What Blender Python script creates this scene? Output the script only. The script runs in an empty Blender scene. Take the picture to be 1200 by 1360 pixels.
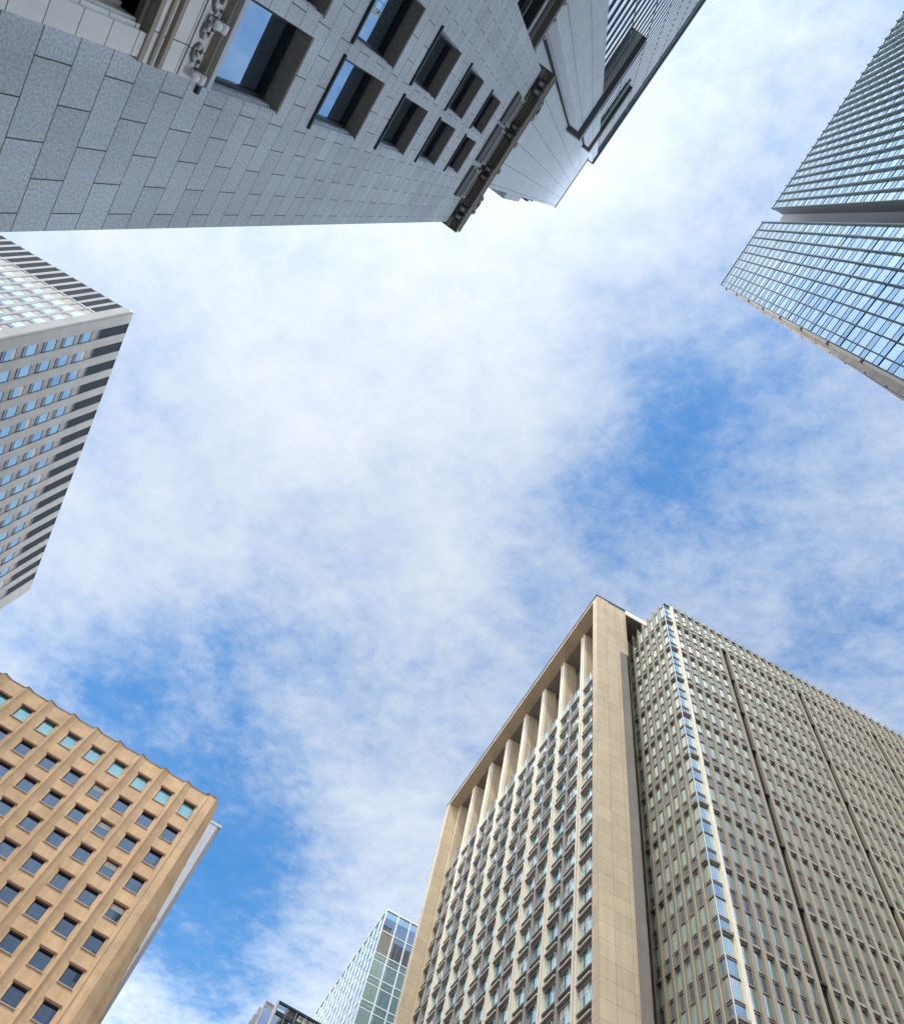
import bpy, bmesh, math, random
from mathutils import Matrix, Vector
random.seed(7)
C = bpy.context.scene.collection
scene = bpy.context.scene

# ------------------------------------------------------------------ camera, sky, sun
cam_data = bpy.data.cameras.new('camera')
cam_data.sensor_fit = 'VERTICAL'; cam_data.sensor_height = 24.0
cam_data.lens = 24.0 * 1000.0 / 1360.0
cam_data.clip_start = 0.05; cam_data.clip_end = 5000
cam = bpy.data.objects.new('camera', cam_data); C.objects.link(cam)
EYE = 1.6
cam.matrix_world = Matrix(((0.98484887, -0.06300947, 0.16156274, 0),
                           (0.0, -0.93165456, -0.36334528, 0),
                           (0.17341486, 0.35784018, -0.91753893, EYE),
                           (0, 0, 0, 1)))
scene.camera = cam
scene.view_settings.view_transform = 'Standard'
scene.view_settings.look = 'None'
scene.view_settings.gamma = 1.0
scene.view_settings.use_curve_mapping = False
scene.view_settings.exposure = 1.57

SUN_AZ, SUN_EL = math.radians(-108), math.radians(57)
to_sun = Vector((math.cos(SUN_AZ) * math.cos(SUN_EL), math.sin(SUN_AZ) * math.cos(SUN_EL), math.sin(SUN_EL)))
sun_data = bpy.data.lights.new('sun', 'SUN'); sun_data.energy = 0.9; sun_data.angle = math.radians(2.0)
sun_data.color = (1.0, 0.93, 0.82)
sun = bpy.data.objects.new('sun', sun_data); C.objects.link(sun)
sun.rotation_euler = (-to_sun).to_track_quat('-Z', 'Y').to_euler()

BLOBS = [(0.065,-0.149,0.987,0.04),(-0.405,0.779,0.480,0.03),(0.360,0.483,0.798,-0.09),(-0.553,0.150,0.819,-0.30),(-0.153,0.472,0.868,0.12),(0.180,0.208,0.962,-0.31),(-0.565,0.484,0.668,-0.18),(-0.265,0.026,0.964,0.19),(-0.070,0.239,0.968,0.30),(-0.221,0.737,0.638,0.18),(-0.399,0.298,0.867,0.11),(-0.380,0.499,0.779,-0.07),(0.268,-0.196,0.943,-0.11),(0.178,0.429,0.886,-0.02),(0.144,0.033,0.989,-0.04),(-0.366,0.650,0.666,-0.06),(-0.266,0.192,0.945,0.17),(0.328,0.252,0.910,-0.01),(-0.553,0.306,0.775,0.08),(-0.227,0.627,0.745,0.02),(-0.042,0.379,0.924,-0.05),(-0.001,0.115,0.993,-0.11),(-0.127,0.000,0.992,0.21),(-0.395,0.034,0.918,0.10),(0.108,0.323,0.940,-0.42),(0.025,-0.034,0.999,0.34),(-0.442,0.185,0.878,0.20),(0.337,0.383,0.860,-0.15),(-0.364,0.727,0.583,-0.60),(-0.545,0.041,0.837,0.43),(-0.209,0.381,0.900,0.21),(-0.166,0.288,0.943,-0.11),(-0.096,0.554,0.827,-0.03),(0.166,-0.109,0.980,0.00),(-0.475,0.378,0.795,0.06),(-0.324,0.583,0.745,-0.01),(-0.346,0.419,0.839,-0.07),(-0.357,0.143,0.923,0.06),(0.263,0.470,0.842,-0.14),(0.216,0.337,0.916,0.18),(-0.308,0.332,0.892,0.06),(-0.055,0.469,0.881,-0.12),(-0.249,0.469,0.847,-0.07),(-0.170,0.193,0.966,0.02),(-0.192,0.554,0.810,-0.03),(-0.488,0.539,0.686,-0.34),(-0.567,0.386,0.728,0.18),(-0.173,0.080,0.982,0.09)]

def build_world():
    w = bpy.data.worlds.new('World'); scene.world = w; w.use_nodes = True
    nt = w.node_tree; N = nt.nodes; L = nt.links; N.clear()
    out = N.new('ShaderNodeOutputWorld'); bg = N.new('ShaderNodeBackground'); bg.inputs['Strength'].default_value = 0.1
    L.new(bg.outputs[0], out.inputs['Surface'])
    sky = N.new('ShaderNodeTexSky'); sky.sky_type = 'NISHITA'; sky.sun_disc = False
    sky.sun_elevation = SUN_EL; sky.sun_rotation = math.pi / 2 - SUN_AZ
    sky.air_density = 1.0; sky.dust_density = 0.3; sky.ozone_density = 2.5
    tc = N.new('ShaderNodeTexCoord')
    d = tc.outputs['Generated']
    def math_(op, a, b=None, clamp=False):
        n = N.new('ShaderNodeMath'); n.operation = op; n.use_clamp = clamp
        for i, v in enumerate((a, b)):
            if v is None: continue
            if isinstance(v, (int, float)): n.inputs[i].default_value = v
            else: L.new(v, n.inputs[i])
        return n.outputs[0]
    nrm = N.new('ShaderNodeVectorMath'); nrm.operation = 'NORMALIZE'; L.new(d, nrm.inputs[0]); d = nrm.outputs[0]
    acc = None
    for (x, y, z, a) in BLOBS:
        dot = N.new('ShaderNodeVectorMath'); dot.operation = 'DOT_PRODUCT'
        L.new(d, dot.inputs[0]); dot.inputs[1].default_value = (x, y, z)
        e = math_('EXPONENT', math_('MULTIPLY', math_('SUBTRACT', dot.outputs['Value'], 1.0), 120.0))
        t = math_('MULTIPLY', e, a)
        acc = t if acc is None else math_('ADD', acc, t)
    # the cloud deck as seen on a plane high overhead
    sep = N.new('ShaderNodeSeparateXYZ'); L.new(d, sep.inputs[0])
    zc = math_('MAXIMUM', sep.outputs[2], 0.12)
    comb = N.new('ShaderNodeCombineXYZ')
    L.new(math_('DIVIDE', sep.outputs[0], zc), comb.inputs[0]); L.new(math_('DIVIDE', sep.outputs[1], zc), comb.inputs[1])
    mp = N.new('ShaderNodeMapping'); mp.inputs['Rotation'].default_value = (0, 0, 0.65); mp.inputs['Scale'].default_value = (1.0, 1.2, 1.0)
    L.new(comb.outputs[0], mp.inputs[0])
    def noise(scale, detail, rough, dist=0.0, off=0.0):
        n = N.new('ShaderNodeTexNoise'); n.noise_dimensions = '3D'
        a = N.new('ShaderNodeVectorMath'); a.operation = 'ADD'; L.new(mp.outputs[0], a.inputs[0]); a.inputs[1].default_value = (off, off * 1.7, off * .3)
        L.new(a.outputs[0], n.inputs['Vector'])
        n.inputs['Scale'].default_value = scale; n.inputs['Detail'].default_value = detail
        n.inputs['Roughness'].default_value = rough; n.inputs['Distortion'].default_value = dist
        return n.outputs[0]
    n1 = math_('MULTIPLY', math_('SUBTRACT', noise(4.6, 12.0, 0.64, 0.2), 0.5), 0.90)
    n2 = math_('MULTIPLY', math_('SUBTRACT', noise(20.0, 12.0, 0.70, 0.15, 3.1), 0.5), 0.72)
    dens = math_('ADD', math_('ADD', math_('ADD', acc, 0.60), n1), n2)
    low = math_('MULTIPLY', math_('POWER', math_('SUBTRACT', 1.0, math_('MAXIMUM', sep.outputs[2], 0.0)), 6.0), 4.0)   # cloud thickens towards the horizon
    dens = math_('ADD', dens, low)
    x = math_('SUBTRACT', dens, 0.16)
    thick = math_('MULTIPLY', math_('ADD', x, math_('SQRT', math_('ADD', math_('MULTIPLY', x, x), 0.018))), 0.5)
    cov = math_('SUBTRACT', 1.0, math_('EXPONENT', math_('MULTIPLY', thick, -1.5)))          # veil opacity from its thickness
    # thin cloud scatters forward: brighter towards the sun
    ds = N.new('ShaderNodeVectorMath'); ds.operation = 'DOT_PRODUCT'; L.new(d, ds.inputs[0]); ds.inputs[1].default_value = to_sun
    fwd = math_('POWER', math_('MAXIMUM', ds.outputs['Value'], 0.0), 8.0)
    horizon_fill = math_('POWER', math_('SUBTRACT', 1.0, math_('MAXIMUM', sep.outputs[2], 0.0)), 4.0)  # extra brightness added near the unseen horizon to light the facades
    bright = math_('ADD', math_('ADD', math_('MULTIPLY', fwd, 3.0), math_('MULTIPLY', horizon_fill, 24.0)), 3.5)
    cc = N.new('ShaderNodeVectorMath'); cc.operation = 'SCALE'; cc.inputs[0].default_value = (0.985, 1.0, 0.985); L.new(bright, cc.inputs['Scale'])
    hs = N.new('ShaderNodeVectorMath'); hs.operation = 'MULTIPLY'; hs.inputs[1].default_value = (0.235, 0.66, 0.87)   # deep, clear blue between the clouds
    L.new(sky.outputs[0], hs.inputs[0])
    mx = N.new('ShaderNodeMix'); mx.data_type = 'RGBA'
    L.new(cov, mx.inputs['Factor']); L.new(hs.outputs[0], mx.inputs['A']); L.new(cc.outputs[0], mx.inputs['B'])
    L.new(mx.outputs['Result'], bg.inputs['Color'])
build_world()

# ------------------------------------------------------------------ materials
def new_mat(name):
    m = bpy.data.materials.new(name); m.use_nodes = True
    nt = m.node_tree; b = nt.nodes['Principled BSDF']
    return m, nt, b
def rgba(c): return (c[0], c[1], c[2], 1)

def plain(name, col, rough=.6, metal=0.0, var=.12, scale=1.5, bump=0.0):
    m, nt, b = new_mat(name); N = nt.nodes; L = nt.links
    geo = N.new('ShaderNodeNewGeometry')
    n = N.new('ShaderNodeTexNoise'); n.inputs['Scale'].default_value = scale; n.inputs['Detail'].default_value = 6; n.inputs['Roughness'].default_value = .65
    L.new(geo.outputs['Position'], n.inputs['Vector'])
    mx = N.new('ShaderNodeMix'); mx.data_type = 'RGBA'
    mx.inputs['A'].default_value = rgba([c * (1 - var) for c in col]); mx.inputs['B'].default_value = rgba([min(1, c * (1 + var)) for c in col])
    L.new(n.outputs[0], mx.inputs['Factor']); L.new(mx.outputs['Result'], b.inputs['Base Color'])
    b.inputs['Roughness'].default_value = rough; b.inputs['Metallic'].default_value = metal
    if rough >= .9: b.inputs['Specular IOR Level'].default_value = .1
    if bump:
        bp = N.new('ShaderNodeBump'); bp.inputs['Strength'].default_value = bump; bp.inputs['Distance'].default_value = .02
        L.new(n.outputs[0], bp.inputs['Height']); L.new(bp.outputs[0], b.inputs['Normal'])
    return m

def blocks(name, col, bw, bh, joint, jcol, offset=0.5, rough=.7, tone=.10, speck=0.0, speck_scale=60., stain=.10, offz=0.0, offs=0.0, bump=.4, squash=1.0, streak=.12, grain=0):
    """Coursed stone, tile or cladding panels: the joint grid lies in the facade's own (along, up) plane."""
    m, nt, b = new_mat(name); N = nt.nodes; L = nt.links
    tc = N.new('ShaderNodeTexCoord'); sep = N.new('ShaderNodeSeparateXYZ'); L.new(tc.outputs['Object'], sep.inputs[0])
    ad = N.new('ShaderNodeMath'); ad.operation = 'ADD'; L.new(sep.outputs[0], ad.inputs[0]); L.new(sep.outputs[1], ad.inputs[1])
    a2 = N.new('ShaderNodeMath'); a2.operation = 'ADD'; L.new(ad.outputs[0], a2.inputs[0]); a2.inputs[1].default_value = offs + 400 * bw
    z2 = N.new('ShaderNodeMath'); z2.operation = 'ADD'; L.new(sep.outputs[2], z2.inputs[0]); z2.inputs[1].default_value = offz + 40 * bh
    cb = N.new('ShaderNodeCombineXYZ'); L.new(a2.outputs[0], cb.inputs[0]); L.new(z2.outputs[0], cb.inputs[1])
    br = N.new('ShaderNodeTexBrick'); br.offset = offset; br.squash = squash; br.inputs['Scale'].default_value = 1.0
    br.inputs['Brick Width'].default_value = bw; br.inputs['Row Height'].default_value = bh
    br.inputs['Mortar Size'].default_value = joint; br.inputs['Mortar Smooth'].default_value = .1; br.inputs['Bias'].default_value = 0
    br.inputs['Color1'].default_value = rgba([c * (1 - tone) for c in col]); br.inputs['Color2'].default_value = rgba([min(1, c * (1 + tone)) for c in col])
    br.inputs['Mortar'].default_value = rgba(jcol)
    L.new(cb.outputs[0], br.inputs['Vector'])
    n = N.new('ShaderNodeTexNoise'); n.inputs['Scale'].default_value = .35; n.inputs['Detail'].default_value = 7
    L.new(tc.outputs['Object'], n.inputs['Vector'])
    mr = N.new('ShaderNodeMapRange'); mr.inputs[1].default_value = .3; mr.inputs[2].default_value = .7; mr.inputs[3].default_value = 1 - stain; mr.inputs[4].default_value = 1 + stain
    L.new(n.outputs[0], mr.inputs[0])
    mul = N.new('ShaderNodeVectorMath'); mul.operation = 'SCALE'; L.new(br.outputs['Color'], mul.inputs[0]); L.new(mr.outputs[0], mul.inputs['Scale'])
    smp = N.new('ShaderNodeMapping'); smp.inputs['Scale'].default_value = (1.6, 1.6, .07); L.new(tc.outputs['Object'], smp.inputs[0])
    st = N.new('ShaderNodeTexNoise'); st.inputs['Scale'].default_value = 1.0; st.inputs['Detail'].default_value = 6; st.inputs['Roughness'].default_value = .7; L.new(smp.outputs[0], st.inputs['Vector'])
    sr = N.new('ShaderNodeMapRange'); sr.inputs[1].default_value = .35; sr.inputs[2].default_value = .75; sr.inputs[3].default_value = 1.05; sr.inputs[4].default_value = 1 - streak
    L.new(st.outputs[0], sr.inputs[0])
    ml = N.new('ShaderNodeVectorMath'); ml.operation = 'SCALE'; L.new(mul.outputs[0], ml.inputs[0]); L.new(sr.outputs[0], ml.inputs['Scale'])
    last = ml.outputs[0]
    if grain:                                                   # coloured mineral grains
        gv = N.new('ShaderNodeTexVoronoi'); gv.inputs['Scale'].default_value = 46; L.new(tc.outputs['Object'], gv.inputs['Vector'])
        gh = N.new('ShaderNodeMix'); gh.data_type = 'RGBA'; gh.blend_type = 'SOFT_LIGHT'; gh.inputs['Factor'].default_value = grain
        L.new(last, gh.inputs['A']); L.new(gv.outputs['Color'], gh.inputs['B']); last = gh.outputs['Result']
    if speck:
        s = N.new('ShaderNodeTexNoise'); s.inputs['Scale'].default_value = speck_scale; s.inputs['Detail'].default_value = 3; s.inputs['Roughness'].default_value = .8
        L.new(tc.outputs['Object'], s.inputs['Vector'])
        r2 = N.new('ShaderNodeMapRange'); r2.inputs[1].default_value = .36; r2.inputs[2].default_value = .64; r2.inputs[3].default_value = 1 - speck; r2.inputs[4].default_value = 1 + speck
        L.new(s.outputs[0], r2.inputs[0])
        m2 = N.new('ShaderNodeVectorMath'); m2.operation = 'SCALE'; L.new(last, m2.inputs[0]); L.new(r2.outputs[0], m2.inputs['Scale']); last = m2.outputs[0]
    L.new(last, b.inputs['Base Color'])
    b.inputs['Roughness'].default_value = rough; b.inputs['Specular IOR Level'].default_value = .3
    inv = N.new('ShaderNodeMath'); inv.operation = 'SUBTRACT'; inv.inputs[0].default_value = 1; L.new(br.outputs['Fac'], inv.inputs[1])
    bp = N.new('ShaderNodeBump'); bp.inputs['Strength'].default_value = bump; bp.inputs['Distance'].default_value = .01
    L.new(inv.outputs[0], bp.inputs['Height']); L.new(bp.outputs[0], b.inputs['Normal'])
    return m

def glass(name, tint, dark=(.02, .03, .04), refl=.75, rough=.02, wav=.15, var=.25, wscale=.35):
    """Coated facade glass: a tinted mirror over a dark interior, each sheet slightly out of true."""
    m, nt, b = new_mat(name); N = nt.nodes; L = nt.links
    geo = N.new('ShaderNodeNewGeometry')
    v = N.new('ShaderNodeTexNoise'); v.inputs['Scale'].default_value = .22; v.inputs['Detail'].default_value = 3; L.new(geo.outputs['Position'], v.inputs['Vector'])
    mx = N.new('ShaderNodeMix'); mx.data_type = 'RGBA'
    mx.inputs['A'].default_value = rgba([c * (1 - var) for c in tint]); mx.inputs['B'].default_value = rgba([min(1, c * (1 + var)) for c in tint])
    L.new(v.outputs[0], mx.inputs['Factor'])
    b.inputs['Metallic'].default_value = 1.0; b.inputs['Roughness'].default_value = rough
    L.new(mx.outputs['Result'], b.inputs['Base Color'])
    n = N.new('ShaderNodeTexNoise'); n.inputs['Scale'].default_value = wscale; n.inputs['Detail'].default_value = 2; L.new(geo.outputs['Position'], n.inputs['Vector'])
    bp = N.new('ShaderNodeBump'); bp.inputs['Strength'].default_value = wav; bp.inputs['Distance'].default_value = .05
    L.new(n.outputs[0], bp.inputs['Height']); L.new(bp.outputs[0], b.inputs['Normal'])
    d, out = N.new('ShaderNodeBsdfPrincipled'), N['Material Output']
    d.inputs['Base Color'].default_value = rgba(dark); d.inputs['Roughness'].default_value = .15; d.inputs['Specular IOR Level'].default_value = .6
    L.new(bp.outputs[0], d.inputs['Normal'])
    ms = N.new('ShaderNodeMixShader'); ms.inputs[0].default_value = refl
    L.new(d.outputs[0], ms.inputs[1]); L.new(b.outputs[0], ms.inputs[2]); L.new(ms.outputs[0], out.inputs['Surface'])
    return m

M = {}
M['granite'] = blocks('blue_grey_granite', (.55, .62, .72), .77, .513, .007, (.07, .07, .075), .5, .75, .07, .30, 34., .12, offs=.6, offz=-.18, bump=.7, grain=.2)
M['rough_granite_shaded'] = plain('shade_darkened_granite', (.40, .34, .30), .9, 0, .5, 22, .5)
M['white_stone'] = blocks('white_dressed_stone', (.82, .85, .90), .62, .43, .007, (.16, .15, .14), 0, .6, .04, .06, 50., .12)
M['bronze'] = plain('weathered_bronze', (.19, .178, .16), .5, .35, .35, 14, .3)
M['brown_stone'] = plain('brown_stained_stone', (.40, .36, .31), .8, 0, .3, 10, .2)
M['pale_metal'] = plain('pale_worn_metal', (.55, .57, .58), .4, .3, .15, 8)
M['tower_stone'] = blocks('tower_cladding_panel', (.58, .65, .75), 1.55, .75, .028, (.20, .22, .27), 0, .55, .035, 0, 1, .05)
M['dark_frame'] = plain('dark_window_frame', (.035, .04, .045), .4, .5, .2)
M['coping'] = plain('grey_coping_metal', (.13, .14, .145), .45, .4, .15)
M['glass_blue'] = glass('deep_blue_glass', (.42, .62, .80), (.01, .02, .03), .8, wav=.05)
M['glass_sky'] = glass('sky_blue_glass', (.62, .80, .92), refl=.85)
M['glass_white'] = glass('clear_reflective_glass', (.95, .97, 1.0), refl=.92)
M['glass_cyan'] = glass('cyan_curtain_glass', (.70, .90, .93), (.05, .09, .10), .85, wav=.10)
M['glass_cyan_dark'] = glass('blue_spandrel_glass', (.42, .60, .76), (.03, .06, .09), .85, wav=.10)
M['glass_teal'] = glass('teal_window_glass', (.50, .74, .78), (.015, .03, .035), .62, wav=.05)
M['glass_green'] = glass('pale_green_glass', (.70, .92, .88), (.30, .48, .44), .6)
M['glass_smoke'] = glass('smoke_grey_glass', (.36, .43, .53), (.015, .018, .022), .8)
M['glass_night'] = glass('dark_office_glass', (.40, .54, .72), (.008, .013, .018), .33, wav=.06)
M['glass_top_teal'] = glass('teal_glass_sky_tone', (.55, .80, .86), (.13, .36, .40), .42, wav=.05)  # top-row panes: bright sky reflection put into the body colour
M['glass_pale_teal'] = glass('pale_teal_glass', (.56, .80, .90), (.10, .23, .28), .5)
M['glass_azure'] = glass('azure_reflective_glass', (.46, .72, .98), refl=.9)
M['louvre_slat'] = plain('dark_louvre_slat', (.10, .115, .14), .9, 0, .1)
M['a_rib'] = blocks('pale_grey_rib_panel', (.42, .415, .41), 50, 1.9, .02, (.27, .27, .27), 0, .9, .04, 0, 1, .07)
M['a_pan'] = blocks('warm_grey_spandrel', (.36, .34, .33), 1.7, 1.9, .015, (.28, .27, .26), 0, .65, .04, 0, 1, .07)
M['louvre'] = plain('dark_louvre_metal', (.045, .055, .07), .9, 0, .2)
M['slat'] = plain('grey_louvre_slat', (.22, .25, .29), .5, .2, .1)
M['tan'] = blocks('tan_facade_tile', (.68, .46, .275), .9, .30, .009, (.53, .36, .22), .5, .75, .045, .08, 7., .14, bump=.2, streak=.2)
M['tan_trim'] = plain('reddish_brown_trim', (.27, .155, .10), .7, 0, .15, 6)
M['joint'] = plain('grey_joint_strip', (.22, .20, .19), .6, .2, .1)
M['pale_panel'] = blocks('pale_grey_panel', (.50, .51, .56), 1.5, 3.6, .03, (.40, .42, .46), 0, .5, .03, 0, 1, .06)
M['beige'] = blocks('beige_stone_panel', (.52, .42, .295), 1.94, 1.985, .022, (.27, .21, .15), 0, .65, .06, .05, 5., .07, bump=.2)
M['cream'] = plain('cream_stone_sunlit_fin', (.76, .68, .55), .6, 0, .06, 2)
M['brown_metal'] = plain('taupe_bronze_metal', (.29, .255, .225), .5, .15, .14, 2)
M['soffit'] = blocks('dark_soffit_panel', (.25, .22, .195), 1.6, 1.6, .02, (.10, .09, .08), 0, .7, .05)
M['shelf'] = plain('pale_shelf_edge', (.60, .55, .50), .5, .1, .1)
M['void'] = plain('dark_recess_shade', (.018, .019, .024), .8, 0, .2)  # near-black, also for the painted shadow strips beside the tower bays
M['fin'] = plain('olive_taupe_fin', (.30, .258, .195), .5, .05, .08, 1)
M['white_metal'] = plain('white_mullion', (.75, .77, .78), .4, .1, .06)
M['steel'] = plain('dark_teal_steel', (.085, .115, .125), .65, .0, .15)
M['concrete'] = blocks('grey_concrete_panel', (.46, .405, .36), 3.2, 3.95, .03, (.14, .13, .13), 0, .8, .08, .12, 3., .14)
M['grey_wall'] = plain('mid_grey_wall', (.30, .30, .33), .6, 0, .10, 1)
M['asphalt'] = plain('asphalt', (.05, .05, .052), .9, 0, .2, 6, .3)
M['paving'] = blocks('paving_slabs', (.33, .32, .31), .6, .6, .006, (.14, .14, .14), .5, .8, .08)
M['grey_stone'] = blocks('grey_brown_panel', (.24, .215, .19), 1.0, 4.29, .02, (.2, .18, .16), 0, .8, .04)
M['roof'] = plain('roof_membrane', (.25, .25, .25), .9)

# ------------------------------------------------------------------ geometry helpers
class Frame:
    """A facade: s runs along it, d outwards, z up from eye level; k scales the survey units to metres."""
    def __init__(self, a, u, k=1.0):
        self.k = k; a = Vector(a); u = Vector(u).normalized(); self.a = a; self.u = u
        n = Vector((u.y, -u.x))
        if n.dot(-a) < 0: n = -n
        self.n = n
        y = Vector((-u.y, u.x))
        if n.dot(y) < 0: self.sg = 1; x = u
        else: self.sg = -1; x = -u; y = -y
        o = a * k
        self.mat = Matrix(((x.x, y.x, 0, o.x), (x.y, y.y, 0, o.y), (0, 0, 1, 0), (0, 0, 0, 1)))
    def shifted(self, s):
        return Frame(self.a + self.u * s, self.u, self.k)
    def img(self, s, d, z):                       # distance to the viewer, for choosing the nearest repeats
        w = self.a * self.k + self.u * (s * self.k) + self.n * (d * self.k)
        return Vector((w.x, w.y, z * self.k))

CAMR = cam.matrix_world.to_3x3().transposed()
def seen(p):
    c = CAMR @ p
    if c.z > -.1: return 0.0, False
    x, y = c.x / -c.z * 1000 / 600, c.y / -c.z * 1000 / 680
    return c.length, (abs(x) < 1.03 and abs(y) < 1.03)

class MB:
    def __init__(self, fr, local=False):
        self.fr = fr; self.v = []; self.f = []; self.mi = []; self.mats = []; self.z0 = 0 if local else EYE
    def slot(self, m):
        if m not in self.mats: self.mats.append(m)
        return self.mats.index(m)
    def p(self, s, d, z):
        fr = self.fr; return (fr.sg * fr.k * s, -fr.k * d, fr.k * z + self.z0)
    def box(self, m, s0, s1, d0, d1, z0, z1):
        a = self.p(s0, d0, z0); b = self.p(s1, d1, z1)
        x0, x1 = sorted((a[0], b[0])); y0, y1 = sorted((a[1], b[1])); q0, q1 = sorted((a[2], b[2]))
        if q0 < 0 and self.z0: q0 = 0
        i = len(self.v)
        self.v += [(x0, y0, q0), (x1, y0, q0), (x1, y1, q0), (x0, y1, q0), (x0, y0, q1), (x1, y0, q1), (x1, y1, q1), (x0, y1, q1)]
        self.f += [(i, i + 3, i + 2, i + 1), (i + 4, i + 5, i + 6, i + 7), (i, i + 1, i + 5, i + 4), (i + 1, i + 2, i + 6, i + 5), (i + 2, i + 3, i + 7, i + 6), (i + 3, i, i + 4, i + 7)]
        self.mi += [self.slot(m)] * 6
    def pane(self, m, s0, s1, d0, d1, z0, z1, t=.012):
        """a sheet of glass set very slightly out of true"""
        i = len(self.v); self.box(m, s0, s1, d0, d1, z0, z1)
        a, b = random.uniform(-t, t), random.uniform(-t, t)
        for j, (sx, sz) in ((0, (-1, -1)), (1, (1, -1)), (4, (-1, 1)), (5, (1, 1))):
            x, y, z = self.v[i + j]; self.v[i + j] = (x, y + min(a * sx + b * sz, 2 * t) , z)
    def prism(self, m, plan, z0, z1):
        """plan: (s, d) outline extruded upwards."""
        pts = [self.p(s, d, 0)[:2] for s, d in plan]
        area = sum(pts[i][0] * pts[(i + 1) % len(pts)][1] - pts[(i + 1) % len(pts)][0] * pts[i][1] for i in range(len(pts)))
        if area < 0: pts.reverse()
        q0 = max(0, self.fr.k * z0 + self.z0); q1 = self.fr.k * z1 + self.z0
        i = len(self.v); n = len(pts)
        self.v += [(x, y, q0) for x, y in pts] + [(x, y, q1) for x, y in pts]
        self.f.append(tuple(range(i + n - 1, i - 1, -1))); self.f.append(tuple(range(i + n, i + 2 * n)))
        for j in range(n): self.f.append((i + j, i + (j + 1) % n, i + n + (j + 1) % n, i + n + j))
        self.mi += [self.slot(m)] * (n + 2)
    def slab(self, m, prof, d0, d1):
        """prof: (s, z) outline in the facade plane, thickened from d0 to d1."""
        A = [self.p(s, d0, z) for s, z in prof]; B = [self.p(s, d1, z) for s, z in prof]
        i = len(self.v); n = len(prof); self.v += A + B
        self.f.append(tuple(range(i, i + n))); self.f.append(tuple(range(i + 2 * n - 1, i + n - 1, -1)))
        for j in range(n): self.f.append((i + (j + 1) % n, i + j, i + n + j, i + n + (j + 1) % n))
        self.mi += [self.slot(m)] * (n + 2); self.fix = True
    def profile(self, m, prof, s0, s1):
        """prof: (d, z) moulding section run from s0 to s1."""
        A = [self.p(s0, d, z) for d, z in prof]; B = [self.p(s1, d, z) for d, z in prof]
        i = len(self.v); n = len(prof); self.v += A + B
        self.f.append(tuple(range(i, i + n))); self.f.append(tuple(range(i + 2 * n - 1, i + n - 1, -1)))
        for j in range(n): self.f.append((i + (j + 1) % n, i + j, i + n + j, i + n + (j + 1) % n))
        self.mi += [self.slot(m)] * (n + 2); self.fix = True
    def loft(self, m, sections):
        """sections: (z, [(s, d), ...]) stacked from the bottom up."""
        i = len(self.v); n = len(sections[0][1])
        for z, pl in sections: self.v += [(self.p(a, b, 0)[0], self.p(a, b, 0)[1], max(0, self.fr.k * z + self.z0)) for a, b in pl]
        for j in range(len(sections) - 1):
            for h in range(n): self.f.append((i + j * n + h, i + j * n + (h + 1) % n, i + (j + 1) * n + (h + 1) % n, i + (j + 1) * n + h)); self.mi.append(self.slot(m))
        self.f.append(tuple(range(i + n - 1, i - 1, -1))); t = i + (len(sections) - 1) * n; self.f.append(tuple(range(t, t + n))); self.mi += [self.slot(m)] * 2; self.fix = True
    def ball(self, m, s, d, z, r, rs=1.0, rd=1.0, rz=1.0, seg=10, rings=6):
        c = self.p(s, d, z); k = self.fr.k; i = len(self.v)
        for a in range(1, rings):
            t = math.pi * a / rings
            for b in range(seg):
                h = 2 * math.pi * b / seg
                self.v.append((c[0] + r * k * rs * math.sin(t) * math.cos(h), c[1] + r * k * rd * math.sin(t) * math.sin(h), c[2] + r * k * rz * math.cos(t)))
        top = len(self.v); self.v.append((c[0], c[1], c[2] + r * k * rz)); self.v.append((c[0], c[1], c[2] - r * k * rz))
        for a in range(rings - 2):
            for b in range(seg):
                self.f.append((i + a * seg + b, i + (a + 1) * seg + b, i + (a + 1) * seg + (b + 1) % seg, i + a * seg + (b + 1) % seg)); self.mi.append(self.slot(m))
        for b in range(seg):
            self.f.append((top, i + b, i + (b + 1) % seg)); self.mi.append(self.slot(m))
            l = i + (rings - 2) * seg
            self.f.append((top + 1, l + (b + 1) % seg, l + b)); self.mi.append(self.slot(m))
    def tube(self, m, pts, r, seg=8):
        P = [Vector(self.p(*q)) for q in pts]; k = self.fr.k; i = len(self.v); n = len(P)
        for j, c in enumerate(P):
            t = (P[min(j + 1, n - 1)] - P[max(j - 1, 0)]).normalized()
            a = t.orthogonal().normalized() if j == 0 else (a - t * a.dot(t)).normalized()
            b = t.cross(a)
            for h in range(seg):
                w = 2 * math.pi * h / seg
                self.v.append(tuple(c + (a * math.cos(w) + b * math.sin(w)) * r * k))
        for j in range(n - 1):
            for h in range(seg):
                self.f.append((i + j * seg + h, i + j * seg + (h + 1) % seg, i + (j + 1) * seg + (h + 1) % seg, i + (j + 1) * seg + h)); self.mi.append(self.slot(m))
        self.f.append(tuple(range(i + seg - 1, i - 1, -1))); self.f.append(tuple(range(i + (n - 1) * seg, i + n * seg))); self.mi += [self.slot(m)] * 2
    def mesh(self, name):
        me = bpy.data.meshes.new(name); me.from_pydata(self.v, [], self.f)
        for m in self.mats: me.materials.append(M[m])
        me.polygons.foreach_set('material_index', self.mi)
        if getattr(self, 'fix', False):
            bm = bmesh.new(); bm.from_mesh(me); bmesh.ops.recalc_face_normals(bm, faces=bm.faces); bm.to_mesh(me); bm.free()
        me.update(); return me
    def build(self, name, parent, stuff=False):
        o = bpy.data.objects.new(name, self.mesh(name)); C.objects.link(o)
        attach(o, parent, self.fr.mat)
        if stuff: o['kind'] = 'stuff'
        return o

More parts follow.
